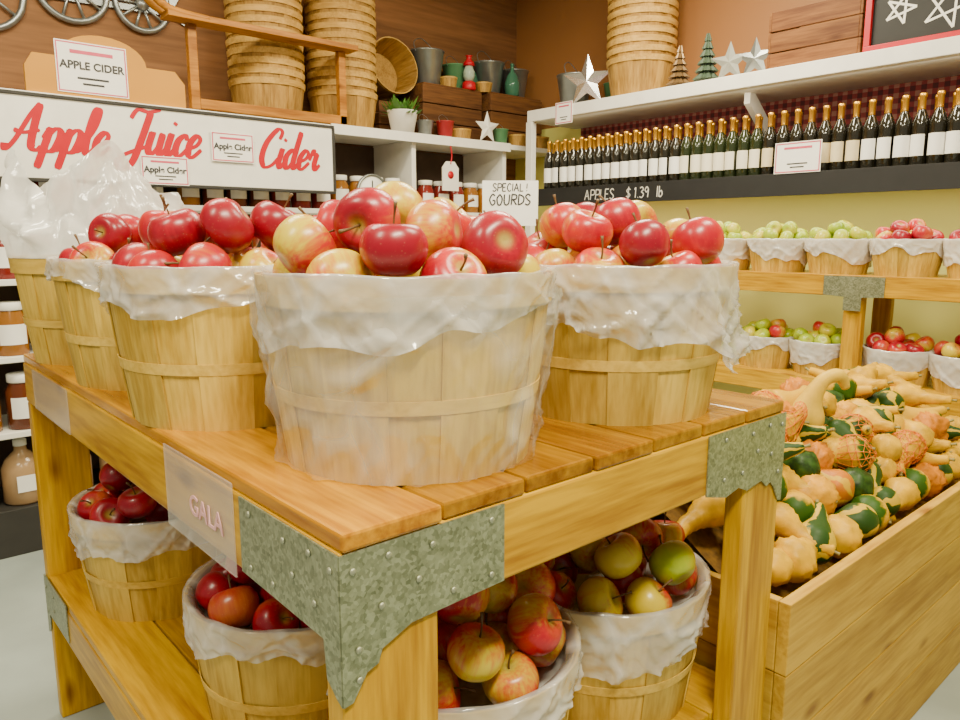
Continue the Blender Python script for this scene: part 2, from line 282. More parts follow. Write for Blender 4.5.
HW={'A':([[(0,0),(.3,1.02)],[(.3,1.02),(.6,0)],[(.1,.38),(.52,.4)]],.75),'P':([[(.05,0),(.08,1)],[(.06,1),(.5,.95),(.52,.55),(.08,.48)]],.66),
'L':([[(.05,1),(.06,0)],[(.06,0),(.5,.03)]],.6),'E':([[(.05,1),(.05,0)],[(.05,1),(.5,1)],[(.05,.52),(.42,.52)],[(.05,0),(.5,.02)]],.64),
'S':([[(.5,.85),(.28,1.02),(.05,.8),(.25,.52),(.5,.28),(.28,0),(.02,.12)]],.64),'C':([[(.52,.85),(.28,1.0),(.04,.5),(.26,0),(.54,.15)]],.66),
'I':([[(.1,1),(.1,0)]],.3),'G':([[(.52,.85),(.28,1.0),(.03,.5),(.26,0),(.52,.12),(.54,.42)],[(.54,.42),(.3,.42)]],.7),
'O':([[(.3,1),(.04,.6),(.16,.03),(.42,.05),(.54,.6),(.3,1)]],.7),'U':([[(.04,1),(.06,.2),(.28,0),(.5,.2),(.54,1)]],.7),
'R':([[(.05,0),(.08,1)],[(.06,1),(.5,.92),(.48,.58),(.08,.5)],[(.2,.5),(.55,0)]],.68),'D':([[(.05,0),(.06,1)],[(.06,1),(.52,.75),(.5,.25),(.05,0)]],.68),
'$':([[(.5,.8),(.28,.92),(.06,.72),(.25,.5),(.48,.3),(.28,.1),(.02,.2)],[(.27,1.1),(.27,-.08)]],.7),'1':([[(.05,.8),(.2,1)],[(.2,1),(.2,0)]],.42),
'.':([[(.08,0),(.12,.06)]],.24),'3':([[(.05,.9),(.3,1),(.45,.75),(.2,.54)],[(.2,.54),(.5,.32),(.3,0),(.03,.1)]],.6),
'9':([[(.45,.75),(.25,1),(.05,.72),(.25,.5),(.45,.75)],[(.46,.8),(.4,0)]],.6),'l':([[(.1,1),(.1,0)]],.26),
'b':([[(.06,1),(.06,0)],[(.06,.4),(.3,.58),(.42,.25),(.25,0),(.06,.1)]],.55),'!':([[(.12,1),(.1,.35)],[(.1,.12),(.11,0)]],.3),' ':([],.25)}
def stroke_mesh(name,word,tabl,sc,mat,slant,wfun,sub=8,center=False):
    v=[];f=[];cx=0;k=0
    tot=sum(tabl[c][1] for c in word)
    if center: cx=-tot/2
    for ch in word:
        st,adv=tabl[ch]
        for s_ in st:
            P=catmull([Vector((p[0]+cx+slant*p[1],0,p[1])) for p in s_],sub); n0=len(v); k+=1
            for i,p in enumerate(P):
                d=(P[min(i+1,len(P)-1)]-P[max(0,i-1)]).normalized(); nn=Vector((-d.z,0,d.x))
                wd=wfun(d,i,len(P))
                for sg in (-1,1):
                    q=(p+nn*wd*sg)*sc; v.append((q.x,-.00012*(k%7)-.000002*i,q.z))
            for i in range(len(P)-1): a=n0+i*2; f.append((a,a+1,a+3,a+2))
        cx+=adv
    return mesh(name,v,f,mat)
def wscript(d,i,n):
    wd=.07+.095*abs(d.z)**1.2*(1 if d.z<0 else .35); e=min(1,(min(i,n-1-i)+1)/3); return wd*(.5+.5*e)
def whand(d,i,n): return .052
# ------------------------------------------------------------ room
def struct(o): o['kind']='structure'; return o
floorM=plain('floor_concrete',(.34,.39,.37),.25,var=.12,scale=3)
struct(box('floor',(-2.5,-2.5,FZ-.05),(3.95,3.95,FZ),floorM,bev=0))
struct(box('wall_back',(-2.5,3.86,FZ),(3.95,3.95,3.1),panelW,bev=0))
m,nt,b=newmat('wall_two_tone'); tc=N(nt,'ShaderNodeNewGeometry'); sx=N(nt,'ShaderNodeSeparateXYZ'); L(nt,tc.outputs['Position'],sx.inputs[0])
g=N(nt,'ShaderNodeMath',operation='GREATER_THAN'); L(nt,sx.outputs[2],g.inputs[0]); g.inputs[1].default_value=2.13
nz=N(nt,'ShaderNodeTexNoise'); nz.inputs['Scale'].default_value=2; r_=N(nt,'ShaderNodeValToRGB'); r_.color_ramp.elements[0].color=(.74,.71,.15,1); r_.color_ramp.elements[1].color=(.84,.81,.26,1); L(nt,nz.outputs['Fac'],r_.inputs['Fac'])
mx=N(nt,'ShaderNodeMix',data_type='RGBA'); L(nt,g.outputs[0],mx.inputs[0]); L(nt,r_.outputs['Color'],mx.inputs[6]); mx.inputs[7].default_value=(.30,.125,.035,1); L(nt,mx.outputs[2],b.inputs['Base Color']); b.inputs['Roughness'].default_value=.6
struct(box('wall_right',(3.75,-2.5,FZ),(3.95,3.86,3.1),m,bev=0))
struct(box('ceiling',(-2.5,-2.5,3.1),(3.95,3.95,3.15),whiteP,bev=0))
# ------------------------------------------------------------ table
TZ=1.12; X0,X1,Y0,Y1=.365,1.315,.63,2.20
T=empty('display_table',((X0+X1)/2,(Y0+Y1)/2,FZ)); meta(T,'golden-stained wooden two-tier display table with galvanized corner brackets','display table')
bw=(X1-X0)/7
bl=[];ti=[]
for i in range(7):
    bl.append(((X0+i*bw+.002,Y0+random.uniform(0,.004)-(.004 if i==0 else 0),TZ-.022),(X0+(i+1)*bw-.002,Y1,TZ))); ti.append([-.25,.5,.6,.45,.6,.5,.45][i])
boxes('tabletop',bl,topW,T,.004,ti)
def apron(name,a,b,mat): return box(name,a,b,mat,T,.004)
for (zt,zb) in ((TZ-.022,TZ-.125),(.52-.02,.40)):
    nm='apron' if zt>1 else 'lower_rail'
    if zt>1: apron(nm,(X0+.035,Y0,zb),(X1-.005,Y0+.038,zt),woodX)
    apron(nm,(X0,Y0 if zt>1 else Y0+.04,zb),(X0+.036,Y1,zt),woodY)
    apron(nm,(X1-.038,Y0+.04,zb),(X1,Y1,zt),woodY)
    apron(nm,(X0+.037,Y1-.038,zb),(X1-.039,Y1,zt),woodX)
    if zt<1: apron(nm,(X0+.037,Y0+.04,zb),(X1-.039,Y0+.078,zt),woodX)
for lx in (X0,X1-.13):
    for ly in (Y0+.001,Y1-.04):
        box('leg',(lx+.001,ly,FZ),(lx+.129,ly+.038,TZ-.125),woodZ,T,.004)
boxes('lower_shelf',[((X0+i*bw+.002,Y0+.04,.50),(X0+(i+1)*bw-.002,Y1-.04,.52)) for i in range(7)],woodY,T,.003,[.1,.3,.4,.3,.35,.3,.3])
nailme=lathe('nail',[(.0042,0),(.0042,.001),(.003,.0022),(.0005,.0028)],plain('nail_steel',(.34,.36,.26),.45,.6),10)
def bracket(shape,loc,rot,mir,nails):
    pts=[(p[0]*mir,p[1]) for p in shape]
    if mir<0: pts=pts[::-1]
    me=extrude_poly('metal_bracket',pts,.0025,galvM)
    o=put('metal_bracket',me,wloc(loc,T),rot,1,T)
    for (x,z) in nails: put('nail',nailme,(x*mir,-.0005,z),(math.pi/2,0,0),1,o)
    return o
SH=[(0,0),(0,-.17),(.012,-.168),(.03,-.14),(.045,-.135),(.05,-.12),(.07,-.112),(.09,-.104),(.232,-.100),(.232,0)]
NL=[(.015,-.02),(.06,-.015),(.12,-.02),(.21,-.015),(.21,-.085),(.15,-.085),(.10,-.055),(.05,-.07),(.02,-.11),(.02,-.145)]
zt=TZ-.023
bracket(SH,(X0-.002,Y0-.003,zt),(0,0,0),1,NL)
SH2=[(0,0),(0,-.17),(.01,-.165),(.03,-.15),(.035,-.105),(.24,-.100),(.24,0)]
def bracket_side(loc,shape,nails,flip=1):
    pts=[(-p[0]*flip,p[1]) for p in shape]
    if flip>0: pts=pts[::-1]
    me=extrude_poly('metal_bracket',pts,.0025,galvM)
    o=put('metal_bracket',me,wloc(loc,T),(0,0,-math.pi/2),1,T)
    for (x,z) in nails: put('nail',nailme,(-x*flip,-.0005,z),(math.pi/2,0,0),1,o)
bracket_side((X0-.003,Y0-.001,zt),SH2,[(x,z) for x,z in NL if z>-.09 or x<.02])
SH3=[(0,0),(0,-.17),(.012,-.168),(.03,-.14),(.045,-.125),(.06,-.13),(.08,-.115),(.13,-.122),(.16,-.11),(.20,-.118),(.262,-.103),(.262,0)]
bracket(SH3,(X1+.002,Y0-.003,zt),(0,0,0),-1,[(x,z) for x,z in NL if z>-.13])
bracket_side((X0-.003,Y1,.515),SH2,[(.02,-.03),(.02,-.1),(.1,-.03),(.1,-.07)],-1)
bracket_side((X0-.003,Y0+.045,.515),SH2,[(.02,-.03),(.02,-.1),(.1,-.03),(.1,-.07)],1)
s=box('price_sleeve',(X0-.003,.89,TZ-.140),(X0-.001,1.14,TZ-.012),sleeveM,bev=0); meta(s,'clear plastic price sleeve with faded pink lettering on the table rail','price sign')
text('lettering','GALA',.042,(X0-.0042,.98,TZ-.080),RR,faint,s,bold=.0004,sx=1.1)
s=box('price_sleeve',(X0-.003,1.74,TZ-.122),(X0-.001,2.08,TZ-.024),sleeveM,bev=0); meta(s,'empty clear plastic price sleeve on the table rail','price sign')
# ------------------------------------------------------------ baskets
def slat_body(name,rb,rt,h,n,mat,seed):
    rnd=random.Random(seed); v=[];f=[];t=[]
    for i in range(n):
        a0=2*math.pi*(i-.06)/n; a1=2*math.pi*(i+1.06)/n; off=.0028 if i%2 else 0; tn=rnd.uniform(0,.42)
        for (r,z) in ((rb,0),(rb+(rt-rb)*.5+.002,h*.5),(rt,h)):
            for k in range(4):
                a=a0+(a1-a0)*k/3
                for dr in (0,.0025): v.append(((r+off+dr)*math.cos(a),(r+off+dr)*math.sin(a),z)); t.append(tn)
        b0=len(v)-24
        for j in range(2):
            for k in range(3):
                q=b0+j*8+k*2; f.append((q+1,q+3,q+11,q+9)); f.append((q,q+8,q+10,q+2))
            q=b0+j*8; f.append((q,q+1,q+9,q+8)); q=b0+j*8+6; f.append((q+1,q,q+8,q+9))
        q=b0+16
        for k in range(3): f.append((q+k*2,q+k*2+1,q+k*2+3,q+k*2+2))
    n0=len(v); sg=36
    for z in (.004,.010):
        for k in range(sg): a=2*math.pi*k/sg; v.append(((rb-.001)*math.cos(a),(rb-.001)*math.sin(a),z)); t.append(.1)
    f.append(tuple(n0+k for k in range(sg-1,-1,-1))); f.append(tuple(n0+sg+k for k in range(sg)))
    return mesh(name,v,f,mat,False,t)
def hoop(name,rb_,rt_,z0,z1,th,mat,seg=80):
    return lathe(name,[(rb_,z0),(rb_+th,z0),(rt_+th,z1),(rt_,z1),(rb_,z0)],mat,seg,False,capb=False,capt=False)
def liner_mesh(rt,rb,h,hang,seed,dish,amp,rais=0,seg=300,sag=None,flare=0):
    rnd=random.Random(seed); so=Vector((rnd.uniform(0,50),rnd.uniform(0,50),rnd.uniform(0,50)))
    tp=(rt-rb)/h
    ri=rt-.009
    prof=[(.001,h-dish),(.5*ri,h-dish),(ri-.012-tp*dish,h-dish),(ri-tp*dish*.8,h-dish+.008),(ri-tp*.03,h-.03),(ri-.002,h-.005)]
    v=[];f=[];nr=0
    def nz(x,y,z,o=0): return noise.noise(Vector((x+o,y+o*.7,z))+so)
    def rdg(x,y,z,o,w=2.6): return max(0,1-w*abs(nz(x,y,z,o)))**1.3
    for r,z in prof:
        for k in range(seg):
            a=2*math.pi*k/seg; ca,sa=math.cos(a),math.sin(a)
            rr=r+ (nz(ca*6,sa*6,z*20)*.003-.002 if r>.5*ri+.001 else 0)
            v.append((rr*ca,rr*sa,z))
        nr+=1
    Kr=20
    s0=rnd.uniform(0,6.28); sag=s0 if sag is None else sag
    for j in range(Kr+1):
        s_=j/Kr
        for k in range(seg):
            a=2*math.pi*k/seg; ca,sa=math.cos(a),math.sin(a)
            if rais:
                up=rais*(.75+.6*nz(ca*2,sa*2,0,3))
                z=h+up*s_
                d=noise.voronoi(Vector((ca*2.6,sa*2.6,s_*2.2))+so)[0]; d2=noise.voronoi(Vector((ca*6,sa*6,s_*4.5))+so)[0]
                big=nz(ca*2.5,sa*2.5,s_*2,9)*.05+(d[1]-d[0])*.045+(d2[1]-d2[0])*.014-.012
                r=rt+.01-.03*s_*s_+big*min(1,s_*2.5)
            else:
                hg=hang*(1+.45*nz(ca*1.4,sa*1.4,0,5)+.26*nz(ca*3,sa*3,0,8)+.45*math.cos(a-sag))
                q=max(0,(s_-.06)/.94)
                z=h+.008-hg*q
                if s_<.06: z=h+.007
                f1=rdg(ca*2.2+z*16,sa*2.2,z*5,11,4.2); f2=rdg(ca*5-z*30,sa*5+z*9,z*6,15,4.2); f3=rdg(ca*10+z*30,sa*10-z*34,z*10,35,4.2)
                fold=.55*f1+.35*f2+.14*f3
                fl=flare*max(0,math.cos(a-sag))**2*q*q*(.7+.6*math.sin(a*9+z*20))
                r=rt+.0095+amp*fold*(.15+.85*s_)-tp*max(0,h-z)*.95+fl
                if s_<.05: r=rt+.002
                z+=.004*nz(ca*4,sa*4,1,21)
            v.append((r*ca,r*sa,z))
        nr+=1
    for i in range(nr-1):
        for k in range(seg):
            a=i*seg+k;b=i*seg+(k+1)%seg; f.append((a,a+seg,b+seg,b))
    return mesh('plastic_liner',v,f,bagM if rais else linerM,True)
def film_mesh(rt,rb,h,seed):
    seg=200;rows=26;v=[];f=[];so=Vector((seed*3.1,seed*1.7,0))
    for j in range(rows+1):
        s_=j/rows; z=.003+(h-.02)*s_; base=rb+(rt-rb)*s_+.0105
        for k in range(seg):
            a=2*math.pi*k/seg; ca,sa=math.cos(a),math.sin(a)
            n1=noise.noise(Vector((ca*2+z*9,sa*2+z*6,z*4))+so); n2=noise.noise(Vector((ca*5-z*16,sa*5+z*10,z*8))+so)
            r=base+.010*max(0,1-4*abs(n1))**1.5+.005*max(0,1-4.5*abs(n2))**1.5
            v.append((r*ca,r*sa,z))
    for i in range(rows):
        for k in range(seg):
            a=i*seg+k;b=i*seg+(k+1)%seg; f.append((a,b,b+seg,a+seg))
    return mesh('plastic_film',v,f,filmM,True)
RT,RBm,H=.195,.165,.25
bodyBig=[slat_body('basket_body',RBm,RT,H,16,basketM,s) for s in (1,2)]
rimBig=hoop('rim_hoop',RT+.0025,RT+.0055,H-.035,H+.002,.003,bandM)
bandBig=hoop('middle_band',RBm+(RT-RBm)*.36+.006,RBm+(RT-RBm)*.45+.006,H*.36,H*.43,.0014,bandM)
def big_basket(x,y,z,label,seed,hang=.07,film=False,rais=0,rot=0,amp=.02,sc=1,dish=.052,sag=None,flare=0):
    o=empty('fruit_basket',(x,y,z),(0,0,rot),sc); meta(o,label,'basket','large splint fruit baskets')
    put('basket_body',bodyBig[seed%2],parent=o); put('rim_hoop',rimBig,parent=o); put('middle_band',bandBig,parent=o)
    put('plastic_liner',liner_mesh(RT,RBm,H,hang,seed,dish,amp,rais,sag=None if sag is None else sag-rot,flare=flare),parent=o)
    if film: put('plastic_film',film_mesh(RT,RBm,H,seed),parent=o)
    return o
# ------------------------------------------------------------ apples
def apple_mesh(mat,seed):
    rnd=random.Random(seed); R=.04; ph=rnd.uniform(0,6); tall=rnd.uniform(.90,1.02)
    prof=[]
    for i in range(19):
        t=math.pi*i/18
        r=math.sin(t); z=-math.cos(t)
        rr=R*(r**.86)*(1+.06*z); zz=R*z*.90*tall
        if i<4: zz+=R*.16*(1-i/4)**1.5
        if i>13: zz-=R*.34*((i-13)/5)**2.2
        prof.append((max(rr,.0006),zz))
    def lob(a,s): return .035*math.cos(5*a+ph)*max(0,1-s*1.8)+.018*math.cos(2*a+ph)+.012*math.cos(3*a)
    return lathe('apple',prof,mat,28,True,lob)
AP={k:[apple_mesh(m_,i+s_) for i in range(3)] for k,m_,s_ in (('gala',galaM,1),('deep',deepM,5),('green',greenM,9))}
stemMe=tube('stem',[(0,0,.018),(.001,0,.030),(.004,.001,.042),(.010,.002,.054)],[.0018,.0014,.0014,.0026],stemM,6,2)
def settle(n,rim,zf,zr,rad,seed,dome,iters=300):
    rs=np.random.RandomState(seed); R=rs.uniform(rad[0],rad[1],n)
    a=rs.uniform(0,6.28,n); q=np.sqrt(rs.uniform(0,1,n))*(rim-R.max())
    P=np.stack([q*np.cos(a),q*np.sin(a),zf+R.max()+rs.uniform(0,.12,n)],1)
    for it in range(iters):
        if it<iters*.8: P[:,2]-=.0012
        for _ in range(4):
            d=P[:,None]-P[None]; l=np.sqrt((d**2).sum(2))+1e-9; np.fill_diagonal(l,9)
            ov=np.clip(R[:,None]+R[None]-l,0,None)
            P+=(d/l[...,None]*ov[...,None]*.34).sum(1)
            rr=np.hypot(P[:,0],P[:,1])+1e-9
            k=np.minimum(1,(rim-R)/rr); P[:,0]*=k; P[:,1]*=k
            rr=np.minimum(rr,rim)
            cap=zr+dome*(1-(rr/(rim*1.02))**2)-R*.1
            P[:,2]=np.where(P[:,2]>cap,P[:,2]*.7+cap*.3,P[:,2])
            P[:,2]=np.maximum(P[:,2],zf+R)
    return P,R
LBL={'gala':'red and yellow blushed apple heaped in a lined splint basket','deep':'dark red apple heaped in a lined splint basket','green':'yellow-green apple heaped in a lined splint basket'}
def fill(cx,cy,cz,kinds,n,seed,rim=RT-.008,h=H,dish=.050,rad=(.041,.046),group='apples in the large baskets',stems=True,dome=.075):
    P,R=settle(n,rim,h-dish,h,rad,seed,dome); rnd=random.Random(seed)
    for p,r in zip(P,R):
        k=rnd.choice(kinds); me=rnd.choice(AP[k])
        tilt=rnd.choice([rnd.uniform(0,.6),rnd.uniform(.3,1.1),rnd.uniform(.8,2.2)])
        q=Euler((0,0,rnd.uniform(0,6.28))).to_matrix()@Euler((tilt,0,0)).to_matrix()@Euler((0,0,rnd.uniform(0,6.28))).to_matrix()
        o=put('apple',me,(cx+p[0],cy+p[1],cz+p[2]),q.to_euler(),r/.041)
        meta(o,LBL[k],'apple',group)
        if stems: put('stem',stemMe,parent=o)
Bs=[(.608,.84),(.53,1.25),(.54,1.65),(.535,2.035),(1.055,.83),(1.02,1.24),(.98,1.68)]
tz=TZ
g4=['gala']*3+['deep']
big_basket(*Bs[0],tz,'film-wrapped splint basket heaped with blushed apples at the table corner',11,hang=.065,film=True,amp=.014); fill(*Bs[0],tz,g4,21,3,dome=.09)
big_basket(*Bs[1],tz,'splint basket with white plastic liner, heaped with dark red apples',12,hang=.08,amp=.02,rot=.5); fill(*Bs[1],tz,['deep','gala','deep','gala'],20,4,dome=.095)
big_basket(*Bs[2],tz,'splint basket with white plastic liner, filled with red apples',13,hang=.085,amp=.02,rot=1); fill(*Bs[2],tz,['deep','gala'],18,5)
big_basket(*Bs[3],tz,'splint basket with its white plastic bag standing up crumpled',14,rais=.26,rot=2)
big_basket(*Bs[4],tz,'splint basket with long crumpled white liner, heaped with blushed apples',15,hang=.115,amp=.03,rot=3.4,sag=-.9,flare=.035); fill(*Bs[4],tz,g4,21,6,dome=.095)
big_basket(*Bs[5],tz,'splint basket with white liner and apples behind the corner basket',16,rot=1.4); fill(*Bs[5],tz,g4,18,7,dome=.09)
big_basket(*Bs[6],tz,'splint basket with white liner and apples at the far table end',17,rot=2.4); fill(*Bs[6],tz,g4,18,8,dome=.09)
lz=.52
for i,(x,y,k,lab,n) in enumerate([(.58,1.88,['deep'],'lined splint basket of dark red apples on the lower shelf',18),(.62,1.23,['deep'],'lined splint basket of dark red apples on the lower shelf',18),
        (.715,.87,['gala','gala','gala','deep'],'lined splint basket of red apples under the table end',21),(1.10,.875,['gala','gala','deep','gala','gala','gala','gala','green'],'lined splint basket of blushed apples on the shelf beside the leg',21)]):
    big_basket(x,y,lz,lab,21+i,hang=.08,amp=.018,rot=i*1.3); fill(x,y,lz,k,n,30+i,dome=.13 if i>1 else .09,rad=(.044,.049) if i==2 else (.041,.046))
# ------------------------------------------------------------ gourd bin
BX0,BX1,BY0,BY1,BZ=1.335,2.90,.60,1.18,.716
B=empty('gourd_bin',((BX0+BX1)/2,(BY0+BY1)/2,FZ)); meta(B,'low pine plank bin holding a heap of ornamental gourds','bin')
def planks(a,b,n):
    return [((a[0],a[1],a[2]+(b[2]-a[2])*i/n+.001),(b[0],b[1],a[2]+(b[2]-a[2])*(i+1)/n-.001)) for i in range(n)]
boxes('front_panel',planks((BX0,BY0,FZ),(BX1,BY0+.025,BZ),4),pineX,B,.002,[.12,0,.2,.02])
boxes('back_panel',planks((BX0,BY1-.025,FZ),(BX1,BY1,BZ+.10),5),pineX,B,.002)
boxes('side_panel',planks((BX0,BY0+.026,FZ),(BX0+.02,BY1-.026,BZ),4),pineY,B,.002,[.1,0,.2,.05])
boxes('side_panel',planks((BX1-.025,BY0+.026,FZ),(BX1,BY1-.026,BZ),4),pineY,B,.002,[.1,0,.2,.05])
def hgt(x,y): return BZ-.03+min(.18,.66*max(0,y-.67))
v=[];f=[];nx,ny=30,16
for j in range(ny+1):
    for i in range(nx+1):
        x=BX0+.03+(BX1-BX0-.06)*i/nx; y=BY0+.03+(BY1-BY0-.06)*j/ny; v.append((x-B.location.x,y-B.location.y,hgt(x,y)-.045-FZ))
for j in range(ny):
    for i in range(nx): a=j*(nx+1)+i; f.append((a,a+1,a+nx+2,a+nx+1))
put('sloped_insert',mesh('sloped_insert',v,f,plain('straw',(.20,.10,.01),.8,var=.4,scale=60),True),parent=B)
Yg=(.60,.33,0)
yelG=twotone('gourd_yellow_green',(.03,.08,.006),Yg,-.005); yel=plain('gourd_yellow',Yg,.42,var=.3,scale=25,spec=.2)
orgW=plain('gourd_orange',(.52,.17,0),.45,var=.3,scale=30,spec=.2); cream=plain('gourd_golden',(.58,.27,0),.45,var=.3,scale=25,spec=.2); pale=plain('gourd_pale_yellow',(.66,.42,.03),.42,var=.15,scale=20,spec=.2)
strp=stripes('gourd_striped',(.02,.055,.008),(.55,.36,.01),4); strO=stripes('gourd_orange_striped',(.50,.15,0),(.60,.34,0),5)
grn=plain('gourd_green',(.025,.06,.01),.4,var=.6,scale=50,spec=.2)
GK=[('yellow crookneck ornamental gourd in the heap',tube('gourd',[(0,0,-.05),(0,0,-.03),(0,0,0),(.004,0,.04),(.02,0,.08),(.045,0,.105)],[.004,.036,.046,.026,.016,.012],yelG,16,5),(.045,0,.105)),
 ('yellow bumpy pear-shaped ornamental gourd in the heap',tube('gourd',[(0,0,-.05),(0,0,-.035),(0,0,-.005),(0,0,.04),(.01,0,.085)],[.004,.033,.042,.022,.011],yel,26,7,lump=.010,lf=120),(.01,0,.085)),
 ('warty orange ornamental gourd in the heap',tube('gourd',[(0,0,-.042),(0,0,-.032),(0,0,0),(0,0,.032),(.003,0,.06)],[.006,.034,.044,.030,.009],orgW,28,8,lump=.016,lf=120),(.003,0,.06)),
 ('golden warty ornamental gourd in the heap',tube('gourd',[(0,0,-.05),(0,0,-.035),(0,0,0),(0,0,.035),(.003,0,.07)],[.006,.034,.044,.028,.010],cream,28,8,lump=.015,lf=120),(.003,0,.07)),
 ('green and yellow striped pear-shaped gourd in the heap',tube('gourd',[(0,0,-.05),(0,0,-.035),(0,0,0),(0,0,.045),(.01,0,.09)],[.004,.033,.042,.022,.012],strp,20,5),(.01,0,.09)),
 ('orange striped pear-shaped ornamental gourd in the heap',tube('gourd',[(0,0,-.045),(0,0,-.03),(0,0,0),(.004,0,.04),(.01,0,.075)],[.006,.034,.044,.024,.012],strO,20,5,lob=lambda a:.05*math.cos(8*a)),(.01,0,.075)),
 ('dark green ornamental gourd in the heap',tube('gourd',[(0,0,-.05),(0,0,-.035),(0,0,0),(0,0,.04),(.01,0,.07)],[.006,.034,.043,.024,.012],grn,20,5,lump=.010),(.01,0,.07)),
 ('long-necked pale yellow swan gourd on top of the heap',tube('gourd',[(0,0,-.07),(0,0,-.05),(0,0,0),(.005,0,.07),(.03,0,.135),(.08,0,.155),(.115,0,.115)],[.006,.05,.062,.036,.024,.024,.014],pale,18,5),(.115,0,.115)),
 ('long yellow straight-neck gourd in the heap',tube('gourd',[(0,0,-.045),(0,0,-.03),(0,0,0),(.004,0,.05),(.008,0,.09),(.03,0,.125)],[.005,.03,.040,.022,.016,.012],yel,22,7,lump=.008,lf=110),(.03,0,.125))]
gst=tube('stem',[(0,0,-.004),(.002,0,.006),(.005,0,.014)],[.005,.0035,.005],plain('gourd_stem',(.25,.2,.06),.6),7,2)
rnd=random.Random(5)
def gourd(k,x,y,z,rot,sc=1):
    lab,me,tip=GK[k]; o=put('gourd',me,(x,y,z),rot,sc); meta(o,lab,'gourd','ornamental gourds in the bin'); put('stem',gst,tip,parent=o)
    return o
netm=plain('orange_net',(.72,.17,0),.5)
def netted(o,sc=1.14):
    me=o.data.copy(); me.materials.clear(); me.materials.append(netm); n=put('net_bag',me,(0,0,0),(0,0,0),sc,o)
    d=n.modifiers.new('d','DECIMATE'); d.ratio=.25
    w=n.modifiers.new('w','WIREFRAME'); w.thickness=.0018
yy=BY0+.085; row=0
while yy<1.12:
    xx=BX0+.095+(.05 if row%2 else 0)
    while xx<BX1-.09:
        k=rnd.choice([0,0,0,1,1,1,8,8,8,2,2,3,4,4,5,6]); x=xx+rnd.uniform(-.012,.012); y=yy+rnd.uniform(-.008,.008)
        yaw=rnd.uniform(0,6.28)
        if row==0: yaw=rnd.choice([rnd.uniform(-.6,.6),rnd.uniform(2.5,3.7)])+math.pi/2
        gourd(k,x,y,hgt(x,y)+.018+rnd.uniform(0,.02),(rnd.uniform(1.0,2.0),rnd.uniform(-.3,.3),yaw),rnd.uniform(.95,1.15)); xx+=.102
    yy+=.076; row+=1
for i in range(34):
    x=BX0+.14+(BX1-.28-BX0)*(i+.5)/34+rnd.uniform(-.02,.02); y=rnd.uniform(.74,1.04); k=rnd.choice([0,1,4,1,5,2,8,8,3,0]); o=gourd(k,x,y,hgt(x,y)+.072,(rnd.uniform(1.1,1.9),0,rnd.uniform(0,6.28)),1.05)
    if i in (8,10,12,15,18,22): netted(o)
gourd(7,2.05,.92,hgt(2.05,.92)+.065,(.15,.1,-.65),.82)
# ------------------------------------------------------------ right apple rack
XR0,XR1=3.14,3.52
R_=empty('apple_rack',(3.32,2.0,FZ)); meta(R_,'two-level golden wood produce rack with galvanized plates along the wall','produce rack')
ZA,ZB=1.262,.82
for z in (ZA,ZB):
    boxes('shelf_board',[((XR0+.02+i*.09,.4,z-.02),(XR0+.02+i*.09+.088,3.2,z)) for i in range(4)],woodY,R_,.002,[.1,.2,.1,.2])
    box('rail',(XR0,.4,z-.085),(XR0+.019,3.2,z+.002),woodY,R_)
    box('rail',(XR1-.139+.121,.4,z-.085),(XR1+.02,3.2,z-.0215),woodY,R_)
for x in (XR0-.002,XR1-.08):
    for y in (.42,1.22,2.3,3.12): box('post',(x+.02,y,ZB+.001),(x+.06,y+.075,ZA-.022),woodZ,R_)
    for y in (.42,1.22,2.3,3.12): box('leg',(x+.02,y,FZ),(x+.06,y+.075,ZB-.021),woodZ,R_)
for y in (.42,1.22,2.3,3.12):
    for z in (ZA-.003,ZB-.003):
        me=extrude_poly('metal_plate',[(-.12,0),(.12,0),(.12,-.08),(.035,-.085),(.035,-.14),(-.035,-.14),(-.035,-.085),(-.12,-.08)],.002,galvM)
        put('metal_plate',me,wloc((XR0-.003,y+.035,z),R_),(0,0,-math.pi/2),1,R_)
rS,rbS,hS=.130,.107,.14
bodyS=slat_body('basket_body',rbS,rS,hS,18,basketM,9); rimS=hoop('rim_hoop',rS+.003,rS+.0055,hS-.022,hS+.001,.003,bandM,48)
linS=[liner_mesh(rS,rbS,hS,.08,50+i,.03,.012,seg=140) for i in range(3)]
for l in linS: l.materials[0]=bagM
def small_basket(x,y,z,i,kinds):
    o=empty('small_basket',(x,y,z),(0,0,i*1.1)); meta(o,'small lined splint basket of apples on the wall rack','basket','small apple baskets on the wall rack')
    put('basket_body',bodyS,parent=o); put('rim_hoop',rimS,parent=o); put('plastic_liner',linS[i%3],parent=o)
    fill(x,y,z,kinds,12,60+i,rim=rS-.003,h=hS,dish=.028,rad=(.034,.039),group='small apples on the wall rack',stems=False,dome=.055)
for i,y in enumerate((.85,1.12,1.39,1.66,1.93)):
    small_basket(3.30,y,ZA,i,['deep','gala','deep'] if i<2 else ['green'])
for i,y in enumerate((.86,1.115,1.43,1.69)):
    small_basket(3.30,y,ZB,10+i,['deep','gala'] if y<1.2 else ['green','green','gala'])
